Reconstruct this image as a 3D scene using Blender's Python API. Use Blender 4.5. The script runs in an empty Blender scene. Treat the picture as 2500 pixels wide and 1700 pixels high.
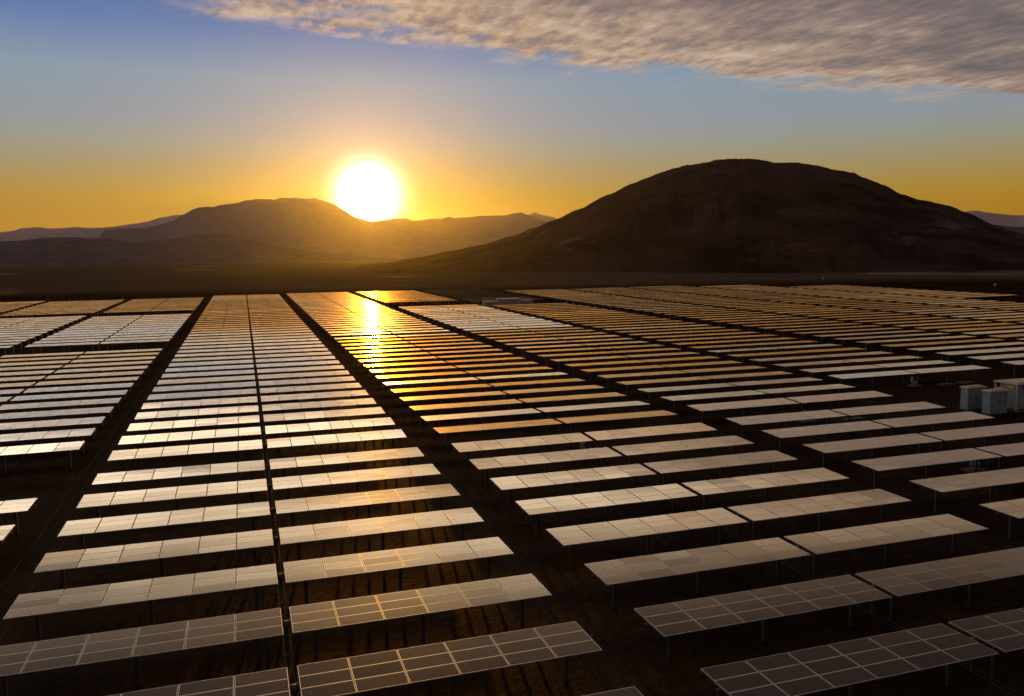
import bpy, bmesh, math, random
from mathutils import Vector, Matrix, noise
R = math.radians
C = bpy.context.scene.collection
sc = bpy.context.scene
rnd = random.Random(7)

# ------------------------------------------------------------------ camera
F, PITCH, ROLL, YAW, CAMZ = 1998.5, .1129, -.0093, .3163, 18.158     # in pixels of a 2500 x 1700 picture
def ray(U, V):
    cr, sr = math.cos(ROLL), math.sin(ROLL)
    a, b = U-1250, V-850
    u = a*cr+b*sr; v = -a*sr+b*cr
    cp, sp = math.cos(PITCH), math.sin(PITCH)
    y = F*cp-v*sp; z = -F*sp-v*cp
    cy, sy = math.cos(YAW), math.sin(YAW)
    return Vector((u*cy+y*sy, -u*sy+y*cy, z))
def project(p):
    d = Vector(p)-Vector((0, 0, CAMZ))
    x = d.dot(cam_r); y = d.dot(cam_u); z = d.dot(cam_f)
    if z < 1: return None
    return 1250+F*x/z, 850-F*y/z
cam_f = ray(1250, 850).normalized()
cam_r = (ray(1350, 850)-ray(1250, 850)).normalized()
cam_u = (ray(1250, 750)-ray(1250, 850)).normalized()
cd = bpy.data.cameras.new("camera"); cam = bpy.data.objects.new("camera", cd); C.objects.link(cam)
m = Matrix.Identity(4)
for i in range(3):
    m[i][0] = cam_r[i]; m[i][1] = cam_u[i]; m[i][2] = -cam_f[i]
m[2][3] = CAMZ
cam.matrix_world = m
cd.sensor_fit = 'HORIZONTAL'; cd.sensor_width = 36; cd.lens = 36*F/2500
cd.clip_start = .1; cd.clip_end = 60000
sc.camera = cam

# ------------------------------------------------------------------ light and sky
SUN_AZ, SUN_EL = R(8.4), R(4.1)
sun_dir = Vector((math.sin(SUN_AZ)*math.cos(SUN_EL), math.cos(SUN_AZ)*math.cos(SUN_EL), math.sin(SUN_EL)))
sd = bpy.data.lights.new("sun", 'SUN'); sd.energy = 3.0; sd.angle = R(.6); sd.color = (.88, .39, .015)
so = bpy.data.objects.new("sun", sd); C.objects.link(so)
so.rotation_euler = sun_dir.to_track_quat('Z', 'Y').to_euler()
so.location = (0, 0, 300)
sc.view_settings.view_transform = 'Standard'; sc.view_settings.look = 'None'
sc.view_settings.exposure = 0; sc.view_settings.gamma = 1; sc.view_settings.use_curve_mapping = False
sc.cycles.volume_bounces = 0
sc.cycles.max_bounces = 6
sc.cycles.sample_clamp_indirect = 6

def lin(r, g, b, k=1.0):
    f = lambda c: (c/255/12.92 if c/255 < .04045 else ((c/255+.055)/1.055)**2.4)
    return (f(r)*k, f(g)*k, f(b)*k, 1)

class NT:
    def __init__(s, nt): s.nt = nt
    def n(s, t, **kw):
        n = s.nt.nodes.new(t)
        for k, v in kw.items(): setattr(n, k, v)
        return n
    def l(s, a, b): s.nt.links.new(a, b)
    def put(s, sock, v):
        if isinstance(v, bpy.types.NodeSocket): s.l(v, sock)
        else: sock.default_value = v
    def m(s, op, a, b=0.0, c=None, clamp=False):
        n = s.n('ShaderNodeMath', operation=op, use_clamp=clamp)
        s.put(n.inputs[0], a); s.put(n.inputs[1], b)
        if c is not None: s.put(n.inputs[2], c)
        return n.outputs[0]
    def mix(s, f, a, b, blend='MIX'):
        n = s.n('ShaderNodeMix', data_type='RGBA', blend_type=blend)
        s.put(n.inputs[0], f); s.put(n.inputs[6], a); s.put(n.inputs[7], b)
        return n.outputs[2]
    def ramp(s, f, pts, interp='LINEAR'):
        n = s.n('ShaderNodeValToRGB'); cr = n.color_ramp; cr.interpolation = interp
        while len(cr.elements) < len(pts): cr.elements.new(.5)
        for e, (p, c) in zip(cr.elements, pts):
            e.position = p; e.color = c if len(c) == 4 else (*c, 1)
        s.put(n.inputs[0], f); return n.outputs[0]
    def noise(s, vec, scale, detail=4, rough=.5, dim='3D'):
        n = s.n('ShaderNodeTexNoise', noise_dimensions=dim)
        if vec is not None: s.l(vec, n.inputs['Vector'])
        n.inputs['Scale'].default_value = scale; n.inputs['Detail'].default_value = detail
        n.inputs['Roughness'].default_value = rough
        return n.outputs[0]
    def sstep(s, x, a, b):
        n = s.n('ShaderNodeMapRange', interpolation_type='SMOOTHSTEP')
        s.put(n.inputs[0], x); s.put(n.inputs[1], a); s.put(n.inputs[2], b)
        n.inputs[3].default_value = 0; n.inputs[4].default_value = 1
        return n.outputs[0]
    def comb(s, x, y, z=0.0):
        n = s.n('ShaderNodeCombineXYZ'); s.put(n.inputs[0], x); s.put(n.inputs[1], y); s.put(n.inputs[2], z)
        return n.outputs[0]

BAND_GAIN = 18.0  # strength of the added sky band that brightens the panels
BACK = (.26, .19, .23, 1)
w = bpy.data.worlds.new("World"); sc.world = w; w.use_nodes = True
nt = w.node_tree; nt.nodes.clear(); N = NT(nt)
tc = N.n('ShaderNodeTexCoord'); sep = N.n('ShaderNodeSeparateXYZ'); N.l(tc.outputs['Generated'], sep.inputs[0])
dx, dy, dz = sep.outputs
el = N.m('MULTIPLY', N.m('ARCSINE', dz), 180/math.pi)            # degrees above the horizon
elp = N.m('MAXIMUM', el, 0.0)
ef = N.m('DIVIDE', elp, 60.0)
g = N.ramp(ef, [(p/60, lin(*c)) for p, c in [
    (0, (172, 106, 0)), (2.2, (168, 118, 0)), (4, (166, 131, 42)), (5.8, (155, 139, 98)), (7.3, (144, 146, 134)), (8.6, (138, 146, 152)),
    (11.5, (128, 148, 166)), (14.5, (84, 118, 168)), (17.5, (62, 96, 154)), (24, (58, 82, 130)), (60, (36, 54, 92))]])
ns = N.n('ShaderNodeTexSky', sky_type='NISHITA'); ns.sun_disc = False
ns.sun_elevation = SUN_EL; ns.sun_rotation = SUN_AZ; ns.altitude = 1200; ns.dust_density = 2.0
# angle from the sun
sv = N.n('ShaderNodeVectorMath', operation='DOT_PRODUCT'); N.l(tc.outputs['Generated'], sv.inputs[0]); sv.inputs[1].default_value = sun_dir
th = N.m('MULTIPLY', N.m('ARCCOSINE', N.m('MINIMUM', sv.outputs['Value'], 1.0)), 180/math.pi)
def lobe(amp, width, power=1.0):
    return N.m('MULTIPLY', N.m('EXPONENT', N.m('MULTIPLY', N.m('POWER', N.m('DIVIDE', th, width), power), -1.0)), amp)
def tint(v, col):
    n = N.n('ShaderNodeVectorMath', operation='SCALE'); n.inputs[0].default_value = col; N.put(n.inputs[3], v); return n.outputs[0]
def addv(a, b):
    n = N.n('ShaderNodeVectorMath', operation='ADD'); N.l(a, n.inputs[0]); N.l(b, n.inputs[1]); return n.outputs[0]
glow = addv(addv(tint(lobe(10, 1.32, 1.8), (1, .88, .70)), tint(lobe(.9, 1.7), (1, .66, .40))), tint(lobe(.05, 6.0), (1, .60, .34)))
# clouds: a thin deck seen from below, in the plane of the deck
dzz = N.m('MAXIMUM', dz, .02)
px = N.m('DIVIDE', dx, dzz); py = N.m('DIVIDE', dy, dzz)
pv = N.comb(px, py)
warp = N.noise(pv, 1.1, 3, .6)
edge = N.m('ADD', N.m('ADD', 3.52, N.m('MULTIPLY', px, .27)), N.m('MULTIPLY', N.m('MULTIPLY', px, px), -.033))
mp = N.n('ShaderNodeMapping'); N.l(pv, mp.inputs[0]); mp.inputs['Rotation'].default_value = (0, 0, R(-22)); mp.inputs['Scale'].default_value = (1.0, 1.15, 1)
mp2 = N.n('ShaderNodeMapping'); N.l(pv, mp2.inputs[0]); mp2.inputs['Rotation'].default_value = (0, 0, R(14)); mp2.inputs['Scale'].default_value = (1.5, .62, 1)
n1 = N.noise(mp.outputs[0], 1.6, 9, .60)
n2 = N.noise(mp2.outputs[0], 10.0, 9, .62)
n3 = N.noise(pv, 1.3, 4, .5)
n4 = N.noise(mp.outputs[0], 2.4, 7, .6)
dist = N.m('ADD', N.m('SUBTRACT', edge, py), .42)                 # positive inside the deck
dist = N.m('ADD', dist, N.m('MULTIPLY', N.m('SUBTRACT', n1, .5), 1.9))
dist = N.m('ADD', dist, N.m('MULTIPLY', N.m('SUBTRACT', warp, .5), .6))
lefte = N.sstep(N.m('ADD', px, N.m('MULTIPLY', N.m('SUBTRACT', n1, .5), 1.6)), -.35, .35)
cover = N.m('MULTIPLY', N.sstep(dist, -.02, .55), N.m('MAXIMUM', lefte, N.sstep(py, 2.4, 1.8)))
cover = N.m('MULTIPLY', cover, N.sstep(el, 3.0, 7.0))
tex = N.m('ADD', N.m('MULTIPLY', n2, .42), N.m('ADD', N.m('MULTIPLY', n4, .40), N.m('MULTIPLY', n3, .18)))
thin = N.ramp(tex, [(.37, lin(124, 113, 114)), (.45, lin(158, 137, 124)), (.52, lin(200, 168, 136)), (.61, lin(210, 194, 178))])
thick = N.ramp(tex, [(.36, lin(94, 88, 92)), (.46, lin(112, 101, 100)), (.54, lin(130, 113, 107)), (.64, lin(168, 140, 120))])
depth = N.sstep(N.m('ADD', dist, N.m('MULTIPLY', px, .16)), .5, 1.9)
ccol = N.mix(depth, thin, thick)
cover = N.m('MULTIPLY', cover, N.sstep(N.m('ADD', tex, N.m('MULTIPLY', N.sstep(dist, .2, 1.3), .30)), .40, .52))
# above the picture: an added bright band for the panels to reflect, dull deck to the right and overhead
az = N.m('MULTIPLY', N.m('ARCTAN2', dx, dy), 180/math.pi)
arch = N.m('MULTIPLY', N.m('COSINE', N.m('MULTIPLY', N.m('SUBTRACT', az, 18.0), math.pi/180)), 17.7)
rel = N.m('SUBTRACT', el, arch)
fill_band = N.m('MULTIPLY', N.sstep(rel, .35, 1.1), N.sstep(el, 50, 30))
fill_band = N.m('MULTIPLY', fill_band, N.m('MULTIPLY', N.sstep(az, 64, 20), N.sstep(az, -90, -50)))
fill_band = N.m('MULTIPLY', fill_band, N.m('ADD', .55, N.m('MULTIPLY', n4, .8)))
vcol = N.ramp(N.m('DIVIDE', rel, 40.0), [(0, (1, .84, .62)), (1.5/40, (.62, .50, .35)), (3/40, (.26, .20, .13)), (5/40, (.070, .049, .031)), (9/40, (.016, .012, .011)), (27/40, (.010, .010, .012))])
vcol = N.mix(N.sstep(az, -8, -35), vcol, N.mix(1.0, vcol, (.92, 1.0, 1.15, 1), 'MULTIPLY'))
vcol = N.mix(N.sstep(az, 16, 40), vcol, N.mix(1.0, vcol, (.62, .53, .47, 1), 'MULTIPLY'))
vb = N.n('ShaderNodeVectorMath', operation='SCALE'); N.l(vcol, vb.inputs[0]); vb.inputs[3].default_value = BAND_GAIN
ccol = N.mix(N.m('MINIMUM', fill_band, 1.0), ccol, vb.outputs[0])
dark = N.m('MULTIPLY', N.sstep(el, 19, 24), N.sstep(az, 40, 60))
ccol = N.mix(dark, ccol, (.085, .070, .066, 1))
cover = N.m('MAXIMUM', cover, N.m('MAXIMUM', N.m('MINIMUM', fill_band, 1.0), dark))
cover = N.m('MULTIPLY', cover, .96)
# the sky opposite the sun: lavender and rather bright, it lights what faces the camera
back = N.m('MULTIPLY', N.sstep(dy, .1, -.5), N.sstep(el, 50, 15))
g = N.mix(back, g, BACK)
nis = N.n('ShaderNodeVectorMath', operation='SCALE'); N.l(ns.outputs[0], nis.inputs[0]); nis.inputs[3].default_value = .003
sky = addv(g, nis.outputs[0])
sky = addv(sky, glow)
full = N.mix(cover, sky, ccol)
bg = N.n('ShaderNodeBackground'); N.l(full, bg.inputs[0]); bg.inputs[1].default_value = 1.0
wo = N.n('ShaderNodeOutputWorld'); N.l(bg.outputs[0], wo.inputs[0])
w.cycles.sampling_method = 'MANUAL'; w.cycles.sample_map_resolution = 1024

# ------------------------------------------------------------------ helpers
def tag(o, label=None, cat=None, group=None, kind=None):
    if label: o['label'] = label
    if cat: o['category'] = cat
    if group: o['group'] = group
    if kind: o['kind'] = kind
    return o
def empty(name, loc, rot=(0, 0, 0)):
    o = bpy.data.objects.new(name, None); C.objects.link(o); o.location = loc; o.rotation_euler = rot
    o.empty_display_size = .3
    return o
class MB:
    def __init__(s): s.v = []; s.f = []; s.mi = []; s.att = []; s.sm = []
    def quad(s, a, mi=0, at=.5, sm=False):
        i = len(s.v); s.v += [tuple(p) for p in a]; s.f.append(tuple(range(i, i+len(a)))); s.mi.append(mi); s.att.append(at); s.sm.append(sm)
    def box(s, x0, x1, y0, y1, z0, z1, mi=0, top=None, at=.5, M=None):
        P = [Vector((x, y, z)) for z in (z0, z1) for y in (y0, y1) for x in (x0, x1)]
        if M is not None: P = [M @ p for p in P]
        for k, q in enumerate([(0, 2, 3, 1), (4, 5, 7, 6), (0, 1, 5, 4), (2, 6, 7, 3), (0, 4, 6, 2), (1, 3, 7, 5)]):
            s.quad([P[j] for j in q], (top if (top is not None and k == 1) else mi), at)
    def tube(s, a, b, r, n=10, mi=0, r2=None, caps=True):
        a, b = Vector(a), Vector(b); d = (b-a).normalized()
        u = d.orthogonal().normalized(); v = d.cross(u); r2 = r if r2 is None else r2
        A = [a+(u*math.cos(t)+v*math.sin(t))*r for t in [2*math.pi*k/n for k in range(n)]]
        B = [b+(u*math.cos(t)+v*math.sin(t))*r2 for t in [2*math.pi*k/n for k in range(n)]]
        for k in range(n): s.quad([A[k], A[(k+1) % n], B[(k+1) % n], B[k]], mi, sm=True)
        if caps: s.quad(A[::-1], mi); s.quad(B, mi)
    def mesh(s, name, mats):
        me = bpy.data.meshes.new(name); me.from_pydata(s.v, [], s.f)
        for m_ in mats: me.materials.append(m_)
        me.polygons.foreach_set('material_index', s.mi)
        me.polygons.foreach_set('use_smooth', s.sm)
        a = me.attributes.new('vr', 'FLOAT', 'FACE'); a.data.foreach_set('value', s.att)
        me.update(); return me
    def build(s, name, mats, parent=None, loc=(0, 0, 0)):
        o = bpy.data.objects.new(name, s.mesh(name, mats)); C.objects.link(o); o.parent = parent; o.location = loc
        return o
def link(name, me, parent, loc=(0, 0, 0), rot=(0, 0, 0)):
    o = bpy.data.objects.new(name, me); C.objects.link(o); o.parent = parent; o.location = loc; o.rotation_euler = rot
    return o

def mat(name):
    m_ = bpy.data.materials.new(name); m_.use_nodes = True; m_.node_tree.nodes.clear()
    n = NT(m_.node_tree); out = n.n('ShaderNodeOutputMaterial'); return m_, n, out
def principled(n, out, col, rough=.6, metal=0.0, spec=.5, normal=None):
    p = n.n('ShaderNodeBsdfPrincipled'); n.put(p.inputs['Base Color'], col); n.put(p.inputs['Roughness'], rough)
    n.put(p.inputs['Metallic'], metal); p.inputs['Specular IOR Level'].default_value = spec
    if normal is not None: n.l(normal, p.inputs['Normal'])
    n.l(p.outputs[0], out.inputs[0]); return p
def bump(n, h, strength, dist):
    b = n.n('ShaderNodeBump'); n.l(h, b.inputs['Height']); b.inputs['Strength'].default_value = strength; b.inputs['Distance'].default_value = dist
    return b.outputs[0]

# glass of the solar modules: dark cells, a clear reflection and a layer of desert dust that scatters forwards, with amber light painted into the reflection colour
def glass_mat():
    m_, n, out = mat('module_glass')
    at = n.n('ShaderNodeAttribute', attribute_name='vr', attribute_type='GEOMETRY'); vr = at.outputs['Fac']
    oi = n.n('ShaderNodeObjectInfo')
    geo = n.n('ShaderNodeTexCoord')
    gm = n.n('ShaderNodeNewGeometry')
    mpn = n.n('ShaderNodeMapping'); n.l(gm.outputs['Position'], mpn.inputs[0]); mpn.inputs['Scale'].default_value = (.6, 2.2, 1)
    st = n.noise(mpn.outputs[0], 1.0, 5, .6)
    # cells and busbars
    se = n.n('ShaderNodeSeparateXYZ'); n.l(geo.outputs['Object'], se.inputs[0])
    def line(c, per, wdt):
        fr = n.m('FRACT', n.m('DIVIDE', c, per)); d = n.m('ABSOLUTE', n.m('SUBTRACT', fr, .5))
        return n.m('GREATER_THAN', d, .5-wdt/per/2)
    grid = n.m('MAXIMUM', line(se.outputs[0], .1635, .008), line(se.outputs[1], .1585, .008))
    base = n.mix(grid, (.010, .011, .018, 1), (.05, .05, .055, 1))
    base = n.mix(n.m('MULTIPLY', vr, .5), base, (.035, .018, .012, 1))
    dif = n.n('ShaderNodeBsdfDiffuse'); n.l(base, dif.inputs[0])
    gl = n.n('ShaderNodeBsdfGlossy', distribution='GGX'); gl.inputs['Roughness'].default_value = GROUGH
    so_ = n.n('ShaderNodeAttribute', attribute_name='amber_tint', attribute_type='OBJECT').outputs['Fac']
    amber = n.m('MULTIPLY', so_, n.m('ADD', .8, n.m('MULTIPLY', st, .4)), clamp=True)
    refl_tint = n.mix(amber, (1, .94, .86, 1), (.84, .49, .13, 1)); n.l(refl_tint, gl.inputs['Color']); n.l(n.m('MULTIPLY_ADD', amber, .085, GROUGH), gl.inputs['Roughness'])      # amber of the low sun and sky painted into the reflection colour
    lw = n.n('ShaderNodeLayerWeight'); lw.inputs['Blend'].default_value = .5      # facing: 1 - cos(angle to the normal)
    fr = n.ramp(lw.outputs['Facing'], [(p, (q,)*3) for p, q in FRES])
    ms = n.n('ShaderNodeMixShader'); n.l(fr, ms.inputs[0]); n.l(dif.outputs[0], ms.inputs[1]); n.l(gl.outputs[0], ms.inputs[2])
    du = n.n('ShaderNodeBsdfGlossy', distribution='GGX'); du.inputs['Roughness'].default_value = DROUGH
    n.l(refl_tint, du.inputs['Color'])
    wgt = n.m('MULTIPLY', n.m('ADD', n.m('MULTIPLY', st, .7), n.m('ADD', n.m('MULTIPLY', vr, .5), .4)), n.m('MULTIPLY', n.m('POWER', lw.outputs['Facing'], 6.0), DWGT))
    m2 = n.n('ShaderNodeMixShader'); n.l(wgt, m2.inputs[0]); n.l(ms.outputs[0], m2.inputs[1]); n.l(du.outputs[0], m2.inputs[2])
    n.l(m2.outputs[0], out.inputs[0])
    return m_
GROUGH, DROUGH, DWGT = .11, .45, .8
FRES = [(0, .03), (.45, .05), (.577, .045), (.658, .075), (.70, .12), (.741, .22), (.792, .5), (.844, .8), (.895, .92), (1, 1)]
M_glass = glass_mat()
def simple(name, col, rough, metal=0.0, nscale=8.0, var=.25):
    m_, n, out = mat(name)
    g_ = n.n('ShaderNodeNewGeometry'); s = n.noise(g_.outputs['Position'], nscale, 4, .6)
    c = n.mix(s, tuple(x*(1-var) for x in col[:3])+(1,), tuple(min(1, x*(1+var)) for x in col[:3])+(1,))
    principled(n, out, c, rough, metal); return m_
M_frame = simple('anodised_frame', (.42, .42, .43), .42, .6)
M_shaft = simple('dull_steel', (.018, .017, .016), .95, 0)
M_back = simple('module_backsheet', (.30, .30, .31), .7)
M_steel = simple('weathered_steel', (.06, .06, .062), .6, .3)
M_cab = simple('pale_blue_enamel', (.16, .22, .29), .6)
M_cabtop = simple('cream_lid', (.42, .32, .26), .7)
M_white = simple('white_paint', (.36, .36, .38), .7)
M_grey = simple('grey_paint', (.22, .24, .26), .5)
M_dark = simple('dark_vent', (.03, .03, .035), .6)
M_yellow = simple('yellow_sticker', (.65, .45, .02), .5, 0, 8, .05)
M_red = simple('red_sticker', (.5, .02, .03), .5, 0, 8, .05)
M_blue = simple('blue_cover', (.03, .10, .28), .4)
M_conc = simple('concrete', (.085, .072, .062), .95)
M_black = simple('black_mark', (.01, .01, .01), .6)

# ------------------------------------------------------------------ terrain
def T(x, y):
    x = max(-140, min(260, x)); y = max(-20, min(370, y))
    return .0021*y+.0000092*y*y+(2.35e-5*x*x if x > 0 else -6.5e-5*x*x)
def ground_z(x, y):
    d = math.hypot(x, y)
    k = 1-max(0, min(1, (d-500)/2500))
    return T(x, y)*(k*k*(3-2*k))
def ground_mat():
    m_, n, out = mat('desert_soil')
    g_ = n.n('ShaderNodeNewGeometry'); P = g_.outputs['Position']
    se = n.n('ShaderNodeSeparateXYZ'); n.l(P, se.inputs[0]); X, Y, Z = se.outputs
    a = n.noise(P, .11, 6, .6); b = n.noise(P, 1.7, 6, .65); c = n.noise(P, .013, 5, .55)
    col = n.ramp(n.m('ADD', n.m('MULTIPLY', a, .5), n.m('MULTIPLY', b, .5)), [(.3, (.007, .004, .003)), (.48, (.015, .008, .005)), (.58, (.034, .021, .011)), (.68, (.085, .054, .026))])
    # wheel tracks in the lanes and along the cross roads, lighter compacted soil
    def near(v, c0, half): return n.sstep(n.m('ABSOLUTE', n.m('SUBTRACT', v, c0)), half, half*.7)
    wob = n.m('MULTIPLY', n.m('SUBTRACT', n.noise(P, .08, 2, .5), .5), .9)
    xx = n.m('ADD', X, wob); yy = n.m('ADD', Y, wob)
    lanes = None
    for c0, h in ((-12.4, 1.35), (14.8, 1.2), (42.3, 1.2), (70.3, 1.2), (98.8, 2.4), (-39.4, 1.2), (127.7, 1.2)):
        q = near(xx, c0, h); lanes = q if lanes is None else n.m('MAXIMUM', lanes, q)
    for c0, h in ((69.3, 1.6), (163.0, 1.5)): lanes = n.m('MAXIMUM', lanes, near(yy, c0, h))
    ruts = None
    for c0 in (-12.4, 14.8, 42.3, 70.3, 98.8):
        for s in (-.85, .85):
            q = near(xx, c0+s, .28); ruts = q if ruts is None else n.m('MAXIMUM', ruts, q)
    for s in (-.8, .8): ruts = n.m('MAXIMUM', ruts, near(yy, 69.3+s, .28))
    lim = n.sstep(Y, 360, 345)
    col = n.mix(n.m('MULTIPLY', n.m('MULTIPLY', lanes, lim), .75), col, n.mix(b, (.017, .012, .009, 1), (.034, .024, .018, 1)))
    col = n.mix(n.m('MULTIPLY', n.m('MULTIPLY', ruts, lim), .6), col, n.mix(b, (.009, .006, .005, 1), (.02, .014, .01, 1)))
    # open desert beyond the field: pale sand streaks and old tracks
    far = n.sstep(n.m('ADD', Y, n.m('MULTIPLY', X, .25)), 380, 470)
    mpn = n.n('ShaderNodeMapping'); n.l(P, mpn.inputs[0]); mpn.inputs['Scale'].default_value = (.004, .0016, .004); mpn.inputs['Rotation'].default_value = (0, 0, R(18))
    s1 = n.noise(mpn.outputs[0], 1.3, 7, .62)
    streak = n.sstep(s1, .565, .63)
    col = n.mix(n.m('MULTIPLY', far, .8), col, n.mix(c, (.065, .045, .032, 1), (.12, .088, .064, 1)))
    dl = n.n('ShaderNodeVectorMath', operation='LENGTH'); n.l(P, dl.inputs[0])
    col = n.mix(n.m('MULTIPLY', n.sstep(dl.outputs['Value'], 1500, 4200), .8), col, n.mix(c, (.10, .075, .065, 1), (.16, .125, .11, 1)))  # haze fade painted into the ground colour, paler towards the horizon
    col = n.mix(n.m('MULTIPLY', n.m('MULTIPLY', streak, far), .7), col, (.26, .20, .16, 1))
    h = n.m('ADD', n.m('MULTIPLY', b, .6), n.m('MULTIPLY', n.m('SUBTRACT', 0.0, ruts), .5))
    h = n.m('ADD', h, n.m('MULTIPLY', n.noise(P, 7, 4, .7), .25))
    bn = bump(n, h, .7, .25)
    dd = n.n('ShaderNodeVectorMath', operation='LENGTH'); n.l(P, dd.inputs[0])
    n.put([q for q in n.nt.nodes if q.type == 'BUMP'][0].inputs['Strength'], n.m('MULTIPLY', n.sstep(dd.outputs['Value'], 500, 120), .7))
    df = n.n('ShaderNodeBsdfDiffuse'); n.l(col, df.inputs[0]); n.l(bn, df.inputs['Normal']); df.inputs['Roughness'].default_value = .8
    gs = n.n('ShaderNodeBsdfGlossy'); gs.inputs['Roughness'].default_value = .5; gs.inputs['Color'].default_value = (1, .8, .6, 1); n.l(bn, gs.inputs['Normal'])
    mx = n.n('ShaderNodeMixShader'); n.l(n.m('MULTIPLY', n.sstep(dd.outputs['Value'], 330, 100), .009), mx.inputs[0])
    n.l(df.outputs[0], mx.inputs[1]); n.l(gs.outputs[0], mx.inputs[2]); n.l(mx.outputs[0], out.inputs[0]); return m_
M_ground = ground_mat()
def axis_vals(lo, hi, step, far, grow=1.35):
    v = []; x = lo
    while x <= hi: v.append(x); x += step
    s = step; x = hi
    while x < far: s *= grow; x = min(x+s, far); v.append(x)
    s = step; x = lo
    while x > -far: s *= grow; x = max(x-s, -far); v.insert(0, x)
    return v
def make_ground():
    xs = axis_vals(-80, 250, 5, 15000); ys = axis_vals(-10, 370, 5, 15000)
    vs = []; fs = []
    for y in ys:
        for x in xs:
            z = ground_z(x, y)
            z += .10*(noise.noise(Vector((x*.07, y*.07, 0)))) if math.hypot(x, y) < 600 else 0
            d = math.hypot(x, y)
            if d > 420: z += min(1, (d-420)/400)*2.2*noise.noise(Vector((x*.004, y*.004, 3)))-0
            vs.append((x, y, z))
    W = len(xs)
    for j in range(len(ys)-1):
        for i in range(W-1): fs.append((j*W+i, j*W+i+1, (j+1)*W+i+1, (j+1)*W+i))
    me = bpy.data.meshes.new('ground'); me.from_pydata(vs, [], fs); me.materials.append(M_ground)
    for p in me.polygons: p.use_smooth = True
    o = bpy.data.objects.new('ground', me); C.objects.link(o); tag(o, kind='structure')
make_ground()

# ------------------------------------------------------------------ mountains
def rock_mat(name, c0, c1, streaks=0.0):
    m_, n, out = mat(name)
    g_ = n.n('ShaderNodeNewGeometry'); P = g_.outputs['Position']
    a = n.noise(P, .012, 8, .62); b = n.noise(P, .05, 6, .6)
    col = n.mix(n.sstep(a, .35, .65), (*c0, 1), (*c1, 1))
    if streaks:
        se = n.n('ShaderNodeSeparateXYZ'); n.l(P, se.inputs[0])
        mpn = n.n('ShaderNodeMapping'); n.l(P, mpn.inputs[0]); mpn.inputs['Scale'].default_value = (.010, .010, .032)
        mpn.inputs['Rotation'].default_value = (0, R(14), 0)
        s = n.noise(mpn.outputs[0], 1.0, 6, .66)
        lowz = n.m('MULTIPLY', n.sstep(se.outputs[2], 78, 35), n.sstep(se.outputs[2], 2, 14))
        pale = n.m('MULTIPLY', n.sstep(s, .56, .66), lowz)
        col = n.mix(n.m('MULTIPLY', pale, streaks), col, (.13, .08, .068, 1))
        # dark scree patches
        d = n.m('MULTIPLY', n.sstep(n.noise(P, .11, 5, .7), .60, .66), n.sstep(n.noise(P, .008, 2, .5), .5, .58))
        col = n.mix(n.m('MULTIPLY', n.m('MULTIPLY', d, n.sstep(se.outputs[2], 80, 30)), .8), col, (.012, .010, .008, 1))
        # low shrubs as dark specks
        v = n.n('ShaderNodeTexVoronoi'); n.l(P, v.inputs['Vector']); v.inputs['Scale'].default_value = .16
        col = n.mix(n.m('MULTIPLY', n.sstep(v.outputs['Distance'], .26, .16), .45), col, (.02, .02, .012, 1))
    df = n.n('ShaderNodeBsdfDiffuse'); n.l(col, df.inputs[0]); df.inputs['Roughness'].default_value = .6
    n.l(bump(n, n.m('ADD', a, n.m('MULTIPLY', b, .5)), .6, 3.0), df.inputs['Normal']); n.l(df.outputs[0], out.inputs[0]); return m_
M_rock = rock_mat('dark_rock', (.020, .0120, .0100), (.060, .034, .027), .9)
M_rock2 = rock_mat('hazed_far_rock', (.12, .098, .125), (.155, .125, .155))  # distance haze painted into the rock colours, palest on the farthest range
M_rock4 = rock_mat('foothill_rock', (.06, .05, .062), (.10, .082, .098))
M_rock3 = rock_mat('hazed_farthest_rock', (.30, .24, .28), (.38, .31, .35))  # pale mauve haze put into the colour
def interp(pts, x):
    if x <= pts[0][0]: return pts[0][1]
    for (a, b), (c, d) in zip(pts, pts[1:]):
        if x <= c:
            t = (x-a)/(c-a); t2 = t*t*(3-2*t)
            return b+(d-b)*(.5*t+.5*t2)
    return pts[-1][1]
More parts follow.
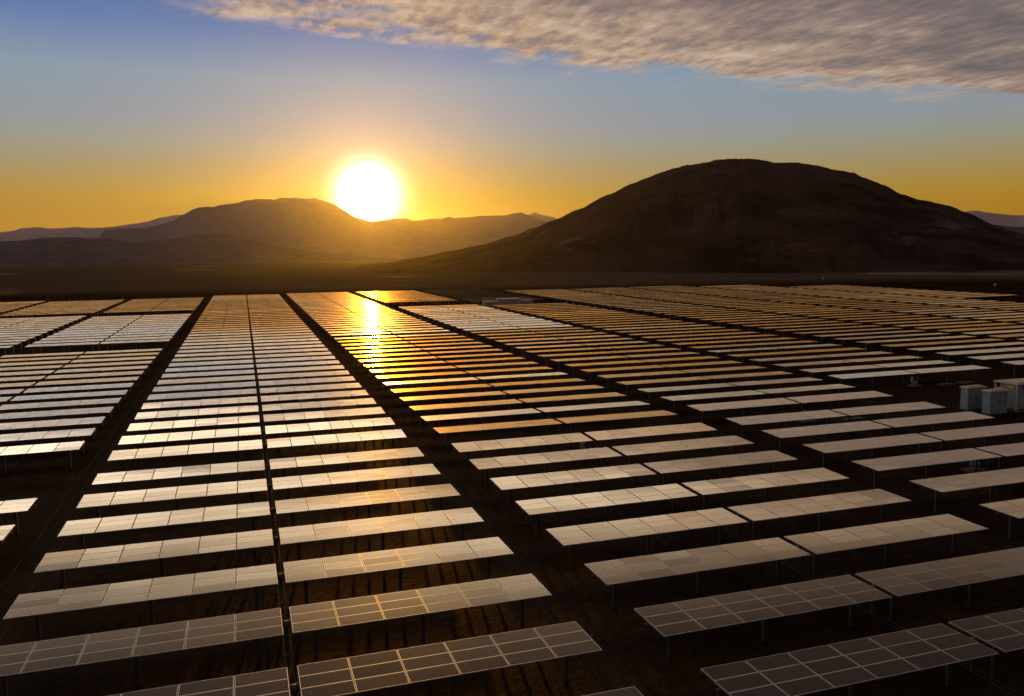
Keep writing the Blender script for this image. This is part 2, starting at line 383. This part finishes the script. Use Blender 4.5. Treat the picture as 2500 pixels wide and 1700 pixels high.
def ridge(name, prof, D, Wf, Wb, mt, step=6, rows=44, rough=.05, power=1.0, gul=.12, seed=0, U0=None, U1=None, expo=1.0, fine=0):
    """prof: outline in photo pixels (2500 wide) of a ridge standing at distance D; gets real height and depth"""
    U0 = prof[0][0] if U0 is None else U0; U1 = prof[-1][0] if U1 is None else U1
    vs = []; fs = []; n = int((U1-U0)/step)+1
    S = [-1+2*j/rows for j in range(rows+1)]
    def h(s): return max(0, (1-abs(s)**power))**expo
    for i in range(n):
        U = U0+(U1-U0)*i/(n-1); V = interp(prof, U)
        r = ray(U, V); hyp = math.hypot(r.x, r.y)
        ex, ey = r.x/hyp, r.y/hyp
        elev = r.z/hyp
        kmax = max(h(s)*D/(D+s*(Wf if s < 0 else Wb)) for s in S)
        H = (elev*D/kmax)+CAMZ
        H = max(H, -4)
        for s in S:
            dd = D+s*(Wf if s < 0 else Wb)
            x, y = ex*dd, ey*dd
            q = Vector((x, y, 0))*(3.2/D)
            z = H*h(s)
            env = (1-h(s)**2)*h(s)**.5
            nn = noise.fractal(q*3+Vector((seed, 0, 0)), .9, 2.1, 6)
            az = math.atan2(x, y)
            g1 = abs(noise.noise(Vector((az*26+.8*nn, s*1.2+seed, 0))))
            g2 = abs(noise.noise(Vector((az*85+1.5*nn, s*2.0+seed, 4))))
            z += H*env*(gul*(g1-.35)+gul*.35*(g2-.3)+rough*nn)
            z += H*fine*noise.noise(q*60)*h(s)
            vs.append((x, y, z-3))
    Rr = rows+1
    for i in range(n-1):
        for j in range(rows): fs.append((i*Rr+j, i*Rr+j+1, (i+1)*Rr+j+1, (i+1)*Rr+j))
    me = bpy.data.meshes.new(name); me.from_pydata(vs, [], fs); me.materials.append(mt)
    for p in me.polygons: p.use_smooth = True
    o = bpy.data.objects.new(name, me); C.objects.link(o); tag(o, kind='structure')
    return o
K = 1.8592
def z1(l): return [(x/K, 400+y/K) for x, y in l]
def z2(l): return [(1250+x/K, 350+y/K) for x, y in l]
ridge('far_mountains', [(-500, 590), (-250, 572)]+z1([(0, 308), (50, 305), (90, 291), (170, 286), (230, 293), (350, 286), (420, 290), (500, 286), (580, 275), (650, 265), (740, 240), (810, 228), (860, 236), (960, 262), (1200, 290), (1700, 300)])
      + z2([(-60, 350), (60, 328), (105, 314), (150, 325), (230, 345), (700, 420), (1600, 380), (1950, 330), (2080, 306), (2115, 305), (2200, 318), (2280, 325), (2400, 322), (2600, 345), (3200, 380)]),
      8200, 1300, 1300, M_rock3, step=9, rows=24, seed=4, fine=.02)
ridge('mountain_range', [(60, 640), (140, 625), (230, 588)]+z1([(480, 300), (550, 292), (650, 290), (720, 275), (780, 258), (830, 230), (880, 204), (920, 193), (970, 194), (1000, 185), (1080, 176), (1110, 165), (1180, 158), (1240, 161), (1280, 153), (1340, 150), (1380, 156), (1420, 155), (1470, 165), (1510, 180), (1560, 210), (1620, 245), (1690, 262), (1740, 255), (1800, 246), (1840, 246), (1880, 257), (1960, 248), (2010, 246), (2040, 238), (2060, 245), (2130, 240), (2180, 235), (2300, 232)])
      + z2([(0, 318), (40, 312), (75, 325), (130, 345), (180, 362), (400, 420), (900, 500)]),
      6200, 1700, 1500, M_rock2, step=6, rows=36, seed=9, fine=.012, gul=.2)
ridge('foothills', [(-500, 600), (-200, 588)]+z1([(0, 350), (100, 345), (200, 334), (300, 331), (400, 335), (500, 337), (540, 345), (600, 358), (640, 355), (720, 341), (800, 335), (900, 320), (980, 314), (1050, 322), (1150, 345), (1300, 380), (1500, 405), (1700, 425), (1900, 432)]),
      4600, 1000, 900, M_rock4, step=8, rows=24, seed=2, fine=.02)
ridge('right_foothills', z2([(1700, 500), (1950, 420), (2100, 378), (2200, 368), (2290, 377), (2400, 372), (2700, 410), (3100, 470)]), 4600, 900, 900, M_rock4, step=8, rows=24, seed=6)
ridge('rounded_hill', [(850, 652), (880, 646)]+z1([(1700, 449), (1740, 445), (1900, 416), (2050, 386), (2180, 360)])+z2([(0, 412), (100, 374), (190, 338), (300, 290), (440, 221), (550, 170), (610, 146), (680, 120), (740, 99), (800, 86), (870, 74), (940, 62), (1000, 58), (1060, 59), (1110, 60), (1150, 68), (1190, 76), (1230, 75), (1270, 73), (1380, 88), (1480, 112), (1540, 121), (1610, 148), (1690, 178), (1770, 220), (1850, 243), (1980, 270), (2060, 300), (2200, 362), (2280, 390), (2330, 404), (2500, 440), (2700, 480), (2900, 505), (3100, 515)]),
      1350, 760, 760, M_rock, step=3, rows=110, power=1.75, expo=1.35, gul=.17, rough=.07, seed=1, fine=.011)

# ------------------------------------------------------------------ solar modules and trackers
LH, WD = 12.0, 2.88            # half table: six modules long, three deep
AX = 1.932                     # height of the module plane over the ground
def module_mesh(name, vr):
    b = MB(); hx, hy = .978, .470; fw = .018
    b.box(-hx, hx, -hy, hy, -.035, 0, 1, top=1)
    b.f.pop(1); b.mi.pop(1); b.att.pop(1); b.sm.pop(1)
    i = [Vector((x, y, 0)) for x, y in ((-hx, -hy), (hx, -hy), (hx, hy), (-hx, hy))]
    j = [Vector((x, y, 0)) for x, y in ((-hx+fw, -hy+fw), (hx-fw, -hy+fw), (hx-fw, hy-fw), (-hx+fw, hy-fw))]
    for k in range(4): b.quad([i[k], i[(k+1) % 4], j[(k+1) % 4], j[k]], 1)
    b.quad(j, 0, vr)
    return b.mesh(name, [M_glass, M_frame])
MODS = [module_mesh('module', v) for v in (0.1, .2, .25, .3, .35, .45, .55, 1.0)]
MODW = [3, 4, 4, 4, 4, 2, 1, 1]
def half_mesh(seed, detail):
    """one half table in a single mesh: every module its own slightly skewed plate"""
    r = random.Random(seed); b = MB()
    for i in range(6):
        for j in range(3):
            cx = -LH/2+1+2*i; cy = (j-1)*.96
            M_ = Matrix.Translation((cx, cy, 0)) @ Matrix.Rotation(R(r.gauss(0, .10)), 4, 'X') @ Matrix.Rotation(R(r.gauss(0, .35 if detail else .9)), 4, 'Y')
            hx, hy = .978, .470; v = r.choices((.1, .2, .3, .4, .55, 1), MODW[:6])[0]
            if detail:
                fw = .018
                b.box(-hx, hx, -hy, hy, -.035, -.001, 1, M=M_)
                I = [(-hx+fw, -hy+fw), (hx-fw, -hy+fw), (hx-fw, hy-fw), (-hx+fw, hy-fw)]
                b.quad([M_ @ Vector((x, y, .001)) for x, y in I], 0, v)
            else:
                b.box(-hx-.015, hx+.015, -hy-.01, hy+.01, -.035, 0, 1, top=0, at=v, M=M_)
    return b.mesh('module_table', [M_glass, M_frame])
HALF_D = [half_mesh(k, True) for k in range(6)]
HALF_S = [half_mesh(20+k, False) for k in range(6)]
def post_mesh():
    b = MB(); h = AX-.16
    b.box(-.075, .075, -.008, .008, -.3, h); b.box(-.083, -.075, -.06, .06, -.3, h); b.box(.075, .083, -.06, .06, -.3, h)
    b.box(-.11, .11, -.10, .10, h, h+.03); b.box(-.02, .02, -.10, .10, h+.03, h+.12)
    return b.mesh('post', [M_steel])
POST = post_mesh()
def tube_mesh():
    b = MB(); b.tube((-12.35, 0, 0), (12.35, 0, 0), .062, 10)
    for x in (-.12, .12): b.tube((x-.02, 0, 0), (x+.02, 0, 0), .11, 12)
    return b.mesh('torque_tube', [M_steel])
TUBE = tube_mesh()
def rail_mesh():
    b = MB(); b.box(-.03, .03, -1.46, 1.46, -.045, -.003); b.box(-.05, .05, -.08, .08, -.075, -.045)
    return b.mesh('mounting_rail', [M_steel])
RAIL = rail_mesh()
def gear_mesh():
    b = MB(); b.box(-.14, .14, -.13, .13, -.30, -.06); b.tube((-.06, 0, -.2), (.06, 0, -.2), .19, 16)
    b.box(-.05, .05, -.05, .05, -.62, -.30); b.tube((0, 0, -AX+.45), (0, 0, -.6), .035, 8)
    return b.mesh('slew_drive', [M_steel])
GEAR = gear_mesh()

# blocks: left edge x0, name for labels, list of (y of far edge, tilt in degrees) sections
def rows(y0, step, n): return [y0+step*k for k in range(n)]
def lerp(a, b, t): return a+(b-a)*max(0, min(1, t))
def tl(y, tab):
    for (a, ta), (b, tb) in zip(tab, tab[1:]):
        if a <= y < b: return lerp(ta, tb, (y-a)/(b-a))
    return tab[-1][1]
BL = [
 dict(x=-11.0, n='block whose centre seam runs nearly vertical', ys=rows(26.4, 5.77, 8)+rows(74.2, 5.83, 46),
      t=[(0, -1.1), (36, -1.1), (48, -.1), (67, 1.8), (70, 1.8), (70.1, 3.3), (84, 3.0), (110, 2.7), (150, 1.7), (190, .5), (225, -.3), (345, .0), (400, 0)]),
 dict(x=16.35, n='block holding the sun glint', ys=rows(20.9, 5.77, 9)+rows(74.2, 5.8, 16)+rows(168.5, 5.75, 31),
      t=[(0, -.5), (34, 0), (45, .8), (56, 1.2), (68, 2.2), (68.5, -1.6), (90, -2.1), (130, -1.6), (163, -1.2), (163.1, .2), (176, -.4), (260, -.1), (345, .3), (400, .3)]),
 dict(x=44.0, n='first block right of the sun glint', ys=rows(27.4, 5.8, 8)+rows(75.3, 5.8, 16)+rows(168.5, 5.8, 14)+rows(270.9, 5.8, 13),
      t=[(0, .1), (45, .7), (56, 1.3), (76, 2.5), (76.1, -1.0), (86, -1.6), (163, -1.7), (163.1, 2.3), (250, 1.6), (251, -.9), (400, -.9)]),
 dict(x=71.4, n='second block right of the sun glint', ys=rows(87.0, 5.83, 27)+rows(262, 5.8, 14),
      t=[(0, .8), (88, .8), (93.5, -.8), (100, -1.5), (250, -1.5), (251, -3.4), (400, -3.4)]),
 dict(x=101.8, n='third block right of the sun glint', ys=rows(88.0, 5.8, 41),
      t=[(0, 1.0), (100, .8), (106, -.9), (120, -1.5), (260, -1.5), (400, -1.9)]),
 dict(x=129.2, n='fourth block right of the sun glint', ys=rows(91.5, 5.8, 40),
      t=[(0, 1.0), (125, .6), (140, -1.3), (400, -1.5)]),
 dict(x=156.6, n='fifth block right of the sun glint', ys=rows(103, 5.8, 38), t=[(0, .8), (150, .5), (165, -1.2), (400, -1.5)]),
 dict(x=184.0, n='sixth block right of the sun glint', ys=rows(120.4, 5.8, 33), t=[(0, .8), (200, .5), (400, -1.2)]),
 dict(x=211.4, n='farthest block right of the sun glint', ys=rows(138, 5.8, 26), t=[(0, 1.4), (190, 1.2), (230, .4), (400, .2)]),
 dict(x=-38.2, n='first block left of the near-vertical seam', ys=[44.0, 49.8, 55.6, 61.4]+rows(79.2, 5.8, 14)+rows(171.0, 5.8, 13)+rows(261, 5.8, 12),
      t=[(0, .5), (66, .5), (66.1, 2.4), (100, 1.9), (163, .4), (163.1, 2.4), (250, 2.1), (250.1, -.5), (400, -.3)]),
 dict(x=-65.0, n='second block left of the near-vertical seam', ys=rows(141.9, 5.8, 4)+rows(170.9, 5.8, 14)+rows(261.1, 5.8, 12),
      t=[(0, .2), (163, .6), (171, 1.8), (250, 1.5), (258, 0), (400, -.5)]),
 dict(x=-92, n='third block left of the near-vertical seam', ys=rows(180, 5.8, 27), t=[(0, .2), (400, -.2)]),
]
WHITE = {(2, 76), (2, 68)}     # rows left at another angle than their neighbours
cand = []
for bi, B in enumerate(BL):
    for y in B['ys']:
        if y > 345: continue
        if bi == 8 and y < 200: continue
        yc = y-1.44
        pts = [project((xx, yy, T(xx, yy)+AX)) for xx in (B['x'], B['x']+6, B['x']+12.2, B['x']+18, B['x']+24.4) for yy in (yc-1.44, yc+1.44)]
        if not any(p and -50 < p[0] < 2550 and p[1] < 1745 for p in pts): continue
        xc = B['x']+12.2
        cand.append((math.hypot(xc, yc), bi, yc, any(p and 0 < p[0] < 2500 and p[1] < 1700 for p in pts)))
cand.sort()
ORD1 = 'first second third fourth fifth sixth seventh eighth ninth tenth eleventh twelfth thirteenth fourteenth fifteenth sixteenth seventeenth eighteenth nineteenth twentieth'.split()
TENS = {2: 'twenty', 3: 'thirty', 4: 'forty', 5: 'fifty', 6: 'sixty'}
def ordinal(n):
    if n <= 20: return ORD1[n-1]
    t, u = divmod(n, 10)
    return TENS[t]+'-'+ORD1[u-1] if u else TENS[t][:-1]+'ieth'
counts = {}
def rotm(xc, yc, tilt):
    # tables follow the slope of the ground along the row
    sl = (T(xc+6, yc)-T(xc-6, yc))/12
    return Matrix.Rotation(-math.atan(sl), 4, 'Y') @ Matrix.Rotation(R(tilt), 4, 'X')
stuff = MB()
NEAR, MID = 85, 190
order = sorted(cand, key=lambda c: (c[1], c[2]))
named = set((c[1], c[2]) for c in cand[:298])
def amber_tint(bi, y, r):  # how much painted amber reflection each row gets
    def mixrow(y, y0, y1, a, b):                     # pale and amber rows alternate where the sections meet
        p = max(0, min(1, (y-y0)/(y1-y0))); return b if r.random() < p else lerp(a, b, p*.6)
    if bi == 0: v = .05 if y < 150 else lerp(.05, .85, (y-100)/130)
    elif bi == 1: v = lerp(0, .4, (y-48)/22) if y < 72 else (mixrow(y, 70, 96, .5, .9) if y < 166 else (.6 if y < 330 else .8))
    elif bi == 2: v = .03 if y < 77 else (mixrow(y, 76, 100, .2, .88) if y < 166 else (r.choice((.1, .2, .6, .8)) if y < 250 else .9))
    elif bi == 3: v = .1 if y < 90 else mixrow(y, 88, 106, .2, .92)
    elif bi in (4, 5): v = mixrow(y, 96, 145, .15, .9)
    elif bi in (6, 7): v = mixrow(y, 105, 185, .2, .9)
    elif bi == 8: v = .2
    else: v = lerp(.0, .45, (y-80)/60) if y < 166 else (lerp(.1, .35, (y-190)/50) if y < 250 else .8)
    if y > 74 and r.random() < .06: v = .05
    if y > 74: v += r.choice((-.15, 0, 0, .15))
    return max(0, min(1, v+r.gauss(0, .07)))
def tracker(bi, yc, label):
    B = BL[bi]; xc = B['x']+12.2; d = math.hypot(xc, yc)
    r = random.Random(int(bi*1000+yc*7))
    z = T(xc, yc)
    tilt = tl(yc+1.44, B['t'])+r.gauss(0, .16)
    if r.random() < .09 and yc > 75: tilt += r.choice((1.6, 1.2, -.9, 2.0))
    amber = amber_tint(bi, yc, r)
    root = empty('solar_tracker', (xc, yc, z)); tag(root, label, 'solar panels', 'rows of solar trackers across the desert')
    sl = (T(xc+10, yc)-T(xc-10, yc))/20
    ry = -math.atan(sl)
    link('torque_tube', TUBE, root, (0, 0, AX-.11), (0, ry, 0))
    for s in (-1, 1):
        hx = s*(.18+LH/2)
        tt = tilt+r.gauss(0, .12)
        Mh = Matrix.Rotation(ry, 4, 'Y') @ Matrix.Translation((hx, 0, 0)) @ Matrix.Rotation(R(tt), 4, 'X')
        if d < NEAR:
            for i in range(6):
                colj = r.gauss(0, .10)
                for j in range(3):
                    Mm = Matrix.Translation((0, 0, AX)) @ Mh @ Matrix.Translation((-LH/2+1+2*i, (j-1)*.96, 0)) @ Matrix.Rotation(R(colj+r.gauss(0, .12)), 4, 'X') @ Matrix.Rotation(R(r.gauss(0, .12)), 4, 'Y')
                    o = bpy.data.objects.new('module', r.choices(MODS, MODW)[0]); C.objects.link(o); o.parent = root
                    o.matrix_local = Mm; o['amber_tint'] = max(0, min(1, amber+max(0, r.gauss(-.12, .16))))
            if d < 62:
                for i in range(7):
                    o = bpy.data.objects.new('mounting_rail', RAIL); C.objects.link(o); o.parent = root
                    o.matrix_local = Matrix.Translation((0, 0, AX-.036)) @ Mh @ Matrix.Translation((-5.97+1.99*i, 0, 0))
        else:
            me = r.choice(HALF_D if d < MID else HALF_S)
            o = bpy.data.objects.new('module_table', me); C.objects.link(o); o.parent = root
            o.matrix_local = Matrix.Translation((0, 0, AX)) @ Mh; o['amber_tint'] = amber
        for x in (1.05, 6.0, 10.95):
            xx = s*(.18+12-x) if True else 0
            link('post', POST, root, (xx, 0, T(xc+xx, yc)-z))
    if d < MID: link('slew_drive', GEAR, root, (0, 0, AX-.02))
for d, bi, yc, vis in order:
    if (bi, yc) in named:
        if vis: counts[bi] = counts.get(bi, 0)+1
        k = counts.get(bi, 0)
        if not vis: continue
        tracker(bi, yc, '%s solar tracker row from the front, %s' % (ordinal(k), BL[bi]['n']))
    else:
        B = BL[bi]; xc = B['x']+12.2; z = T(xc, yc)
        r = random.Random(int(bi*1000+yc*7)); tilt = tl(yc+1.44, B['t'])+r.gauss(0, .3)
        if r.random() < .06: tilt += r.choice((1.6, 1.2))
        ry = -math.atan((T(xc+10, yc)-T(xc-10, yc))/20)
        for s in (-1, 1):
            Mh = Matrix.Translation((xc, yc, z+AX)) @ Matrix.Rotation(ry, 4, 'Y') @ Matrix.Translation((s*(.18+LH/2), 0, 0)) @ Matrix.Rotation(R(tilt+r.gauss(0, .12)), 4, 'X')
            for i in range(6):
                M2 = Mh @ Matrix.Translation((-LH/2+1+2*i, 0, 0)) @ Matrix.Rotation(R(r.gauss(0, .12)), 4, 'X')
                stuff.box(-.99, .99, -1.43, 1.43, -.04, 0, 1, top=0, at=r.choice((.1, .2, .3, .4)), M=M2)
            for x in (1.05, 6.0, 10.95):
                xx = xc+s*(.18+12-x); zz = T(xx, yc)
                stuff.box(xx-.07, xx+.07, yc-.06, yc+.06, zz-.2, zz+AX-.05, 2)
if stuff.v:
    o = stuff.build('distant_solar_trackers', [M_glass, M_frame, M_steel]); o['amber_tint'] = .8; tag(o, 'farthest solar tracker rows merging into thin lines at the field edge', 'solar panels', kind='stuff')
print('trackers', len(cand), 'named', sum(counts.values()))

# ------------------------------------------------------------------ drive shafts along the seams of the blocks
def drive(x, ya, yb, label):
    b = MB(); y = ya
    for s in (-.16, .16):
        y = ya
        while y < yb:
            y2 = min(yb, y+5.8); b.tube((x+s, y, T(x, y)+.52), (x+s, y2, T(x, y2)+.52), .028, 8, 0)
            y = y2
    o = b.build('drive_shaft', [M_shaft]); tag(o, label, 'drive shaft', 'drive shafts along the seams')
    y = ya+.4; k = MB()
    k.box(-.26, .26, -.05, .05, .43, .48); k.box(-.03, .03, -.03, .03, -.1, .43)
    me = k.mesh('support', [M_shaft]); c = 0
    while y < yb and c < 30:
        link('support', me, o, (x, y, T(x, y))); y += 5.8; c += 1
drive(1.2, 24, 160, 'thin steel drive shaft along the near-vertical seam between solar tables')
drive(28.55, 20, 67, 'thin steel drive shaft on the ground under the seam of the sun glint block')
drive(56.2, 28, 67, 'thin steel drive shaft under the seam right of the sun glint block')

# small drive motors with a white control box where rows stop at the cross road
def motor(x, y, label):
    z = T(x, y); root = empty('drive_motor', (x, y, z)); tag(root, label, 'motor', 'drive motors under the seams')
    b = MB(); b.box(-.9, .9, -.55, .55, -.05, .16); b.build('concrete_base', [M_conc], root)
    b = MB(); b.tube((-.35, 0, .55), (.35, 0, .55), .17, 16); b.tube((.35, 0, .55), (.48, 0, .55), .19, 16); b.box(-.25, .25, -.15, .15, .16, .42); b.build('motor_body', [M_grey], root)
    b = MB(); b.box(-.62, -.30, -.22, -.08, .75, 1.25); b.box(-.65, -.27, -.25, -.05, 1.25, 1.28); cb = b.build('control_box', [M_white], root)
    b = MB(); b.tube((-.46, -.15, .16), (-.46, -.15, .75), .03, 8); b.build('stand', [M_steel], root)
motor(28.6, 66.2, 'white boxed drive motor under the sun glint block by the cross track')
motor(56.4, 50.6, 'white boxed drive motor under panels right of the sun glint block, nearer one')
motor(56.4, 71.6, 'white boxed drive motor under panels right of the sun glint block, farther one')
motor(83.8, 85.2, 'white boxed drive motor under the front rows near the blue cabinets')
def slab(x, y, label, n=2):
    root = None
    b = MB(); z = ground_z(x, y)
    b.box(x, x+2.6, y, y+.8, z-.1, z+.14); b.box(x+.15, x+2.45, y+.1, y+.7, z+.14, z+.20)
    o = b.build('concrete_plinth', [M_conc]); tag(o, label, 'plinth', 'low concrete plinths')
for q, (x, y) in enumerate(((33.0, 65.6), (60.3, 70.3), (87.2, 84.2), (90.6, 84.3))):
    slab(x, y, ['low concrete plinth in shade beside a white motor box, sun glint block', 'low concrete plinth in shade right of the sun glint block',
        'low concrete plinth under front panels above the cabinets, left of two', 'low concrete plinth under front panels above the cabinets, right of two'][q])

# ------------------------------------------------------------------ cabinets by the right edge
def cabinet(x, y, wx, wy, h, label):
    z = ground_z(x, y)
    root = empty('electrical_cabinet', (x, y, z)); tag(root, label, 'cabinet', 'pale blue electrical cabinets')
    b = MB(); b.box(-wx/2, wx/2, -wy/2, wy/2, .12, h-.16); b.build('body', [M_cab], root)
    b = MB(); b.box(-wx/2-.05, wx/2+.05, -wy/2-.05, wy/2+.05, -.1, .12); b.build('plinth', [M_conc], root)
    b = MB(); o_ = .12
    b.box(-wx/2-o_, wx/2+o_, -wy/2-o_, wy/2+o_, h-.16, h-.04, 0)
    a = [Vector((sx*(wx/2+o_), sy*(wy/2+o_), h-.04)) for sx, sy in ((-1, -1), (1, -1), (1, 1), (-1, 1))]
    t_ = [Vector((sx*(wx/2-.25), sy*(wy/2-.25), h+.08)) for sx, sy in ((-1, -1), (1, -1), (1, 1), (-1, 1))]
    for k in range(4): b.quad([a[k], a[(k+1) % 4], t_[(k+1) % 4], t_[k]], 0)
    b.quad(t_, 0); b.build('lid', [M_cabtop], root)
    for s in (0, 1):
        b = MB(); x0 = -wx/2+.05+s*(wx/2-.03); b.box(x0, x0+wx/2-.07, -wy/2-.025, -wy/2, .2, h-.25)
        dr = b.build('door', [M_cab], root)
        b = MB(); hx = x0+(wx/2-.2 if s == 0 else .1); b.box(hx, hx+.04, -wy/2-.07, -wy/2-.025, h*.45, h*.6); b.build('handle', [M_dark], dr)
    return root
c1 = cabinet(77.9, 70.6, 2.5, 1.0, 2.65, 'pale blue cabinet with yellow warning sticker, left of the two blue cabinets')
b = MB(); b.box(-1.262, -1.25, -.35, -.08, 1.95, 2.30); b.build('warning_sticker', [M_yellow], c1)
b = MB(); b.quad([(-1.264, -.30, 2.03), (-1.264, -.13, 2.03), (-1.264, -.215, 2.22)][::-1]); b.build('sticker_symbol', [M_black], c1)
c2 = cabinet(78.1, 67.9, 2.5, 1.0, 2.65, 'pale blue cabinet with red markings, right and in front of the yellow-stickered one')
b = MB()
b.box(.86, 1.08, -.535, -.53, 2.02, 2.24); b.box(.78, .98, -.535, -.53, 1.80, 2.0)
b.build('red_marking', [M_red], c2)
b = MB(); b.quad([(.30, -.534, 1.66), (.62, -.534, 1.66), (.46, -.534, 1.98)]); b.build('warning_sticker', [M_yellow], c2)
b = MB(); b.box(.62, .82, -.56, -.53, 1.28, 1.46); b.build('lock', [M_dark], c2)
b = MB()
for q in range(5): b.box(-.55, -.05, -.545, -.53, .45+q*.09, .50+q*.09)
b.build('vent', [M_grey], c2)
b = MB()
for q in range(5): b.box(.25, .75, -.545, -.53, .45+q*.09, .50+q*.09)
b.build('vent', [M_grey], c2)
def station(x, y, z):
    root = empty('inverter_station', (x, y, z)); tag(root, 'grey inverter container with pale corner posts and flat roof at the right edge', 'container')
    L_, W_, H_ = 7.0, 2.9, 3.1
    b = MB(); b.box(.08, L_-.08, .08, W_-.08, .25, H_-.75); b.build('wall', [M_grey], root)
    for (px_, py_) in ((0, 0), (L_-.16, 0), (0, W_-.16), (L_-.16, W_-.16)):
        b = MB(); b.box(px_, px_+.16, py_, py_+.16, -.1, H_-.12); b.build('corner_post', [M_white], root)
    b = MB(); b.box(-.12, L_+.12, -.12, W_+.12, H_-.12, H_+.02); b.box(.5, L_-.5, .4, W_-.4, H_+.02, H_+.10); b.build('roof', [M_white], root)
    b = MB(); b.box(-.02, .06, .16, W_-.16, H_-.78, H_-.70); b.box(.16, L_-.16, -.02, .06, H_-.78, H_-.70); b.build('rail', [M_white], root)
    for k in range(6):
        b = MB(); xx = .5+k*1.1; b.box(xx, xx+.7, .3, W_-.3, H_-.70, H_-.20); b.build('cooling_unit', [M_dark if k % 2 else M_grey], root)
    b = MB(); b.box(.1, .3, .5, 1.3, H_-.56, H_-.34); b.build('label_panel', [M_yellow], root)
    for k in range(3):
        b = MB(); xx = .5+k*2.1; b.box(xx, xx+1.7, .04, .08, .45, H_-.95); b.build('door', [M_grey], root)
    b = MB(); b.box(-.2, L_+.2, -.2, W_+.2, -.12, .1); b.build('foundation', [M_conc], root)
station(81.0, 67.7, ground_z(81, 68))
# far inverter station with containers in a line
def far_box(x0, x1, y, h, label, name='transformer', n_doors=0, dep=2.6):
    z = ground_z((x0+x1)/2, y); root = empty(name, ((x0+x1)/2, y, z)); L_ = x1-x0
    tag(root, label, 'container' if n_doors else 'transformer', 'pale boxes of the distant inverter station')
    b = MB(); b.box(-L_/2, L_/2, 0, dep, .2, h); b.build('body', [M_white], root)
    b = MB(); b.box(-L_/2-.1, L_/2+.1, -.1, dep+.1, h, h+.16); b.build('roof', [M_white], root)
    b = MB(); b.box(-L_/2-.1, L_/2+.1, -.1, dep+.1, -.2, .2); b.build('foundation', [M_conc], root)
    for k in range(n_doors):
        b = MB(); xx = -L_/2+.4+k*(L_-.6)/n_doors; b.box(xx, xx+(L_-.6)/n_doors-.25, -.04, 0, .4, h-.3); b.build('door', [M_grey], root)
    if not n_doors:
        b = MB()
        for k in range(6): b.box(-L_/2+.3+k*(L_-.6)/6, -L_/2+.38+k*(L_-.6)/6, -.35, 0, .5, h-.5)
        b.build('cooling_fins', [M_grey], root)
M_old = M_white; M_white = simple('weathered_white', (.27, .25, .27), .8)
far_box(72.8, 76.6, 250, 2.2, 'small pale transformer left of the distant white container')
far_box(77.3, 84.6, 250, 2.9, 'long white container between two transformers, beyond the sun glint', 'inverter_container', 4)
far_box(85.3, 89.0, 250, 2.3, 'small pale transformer right of the distant white container')
# far things on the desert
def shed(x, y, s, label):
    z = ground_z(x, y); root = empty('utility_hut', (x, y, z)); root.scale = (.4, .4, .4); tag(root, label, 'hut', 'tiny white huts on the dark plain')
    b = MB(); b.box(-s, s, -s, s, -.5, 2.4); b.build('wall', [M_white], root)
    b = MB(); b.quad([(-s-.2, -s-.2, 2.4), (s+.2, -s-.2, 2.4), (s+.2, 0, 3.2), (-s-.2, 0, 3.2)]); b.quad([(-s-.2, 0, 3.2), (s+.2, 0, 3.2), (s+.2, s+.2, 2.4), (-s-.2, s+.2, 2.4)]); b.build('roof', [M_white], root)
def on_ground(U, V):
    r = ray(U, V); z = 0
    for _ in range(30):
        t = (z-CAMZ)/r.z; z = .5*z+.5*ground_z(r.x*t, r.y*t)
    return r.x*t, r.y*t
for (U, V, s, lb) in ((2010, 682, .9, 'tiny white hut at the foot of the big hill, left one'), (2429, 699, .8, 'tiny white hut right of the hill foot, beyond the right-hand rows')):
    x, y = on_ground(U, V); shed(x, y, s, lb)
# wooden poles standing beyond the far left rows
PL = ['leftmost pole', 'second pole from the left', 'third pole from the left', 'fourth pole from the left', 'fifth pole from the left', 'sixth pole from the left', 'rightmost pole']
for k, U in enumerate((118, 156, 170, 186, 200, 227, 300)):
    x, y = on_ground(U, 733); z = ground_z(x, y)
    root = empty('utility_pole', (x, y, z)); tag(root, PL[k]+' of the thin poles behind the far left rows', 'pole', 'thin poles behind the far left rows')
    b = MB(); b.tube((0, 0, -.5), (0, 0, 3.6), .11, 8, r2=.08); b.build('pole', [M_steel], root)
    b = MB(); b.box(-.5, .5, -.05, .05, 3.2, 3.3); b.build('crossarm', [M_steel], root)

# ------------------------------------------------------------------ haze over the whole plain
b = MB(); b.box(-15200, 15200, -15200, 15200, -9, 545)
hz = b.build('haze', []); tag(hz, kind='stuff', label='thin warm evening haze over the desert plain')
m_, n, out = mat('haze'); pv_ = n.n('ShaderNodeVolumePrincipled')
pv_.inputs['Color'].default_value = (.84, .80, .98, 1); pv_.inputs['Density'].default_value = 1.0e-5; pv_.inputs['Anisotropy'].default_value = .865
n.l(pv_.outputs[0], out.inputs['Volume'])
hz.data.materials.append(m_)
hz.visible_shadow = True
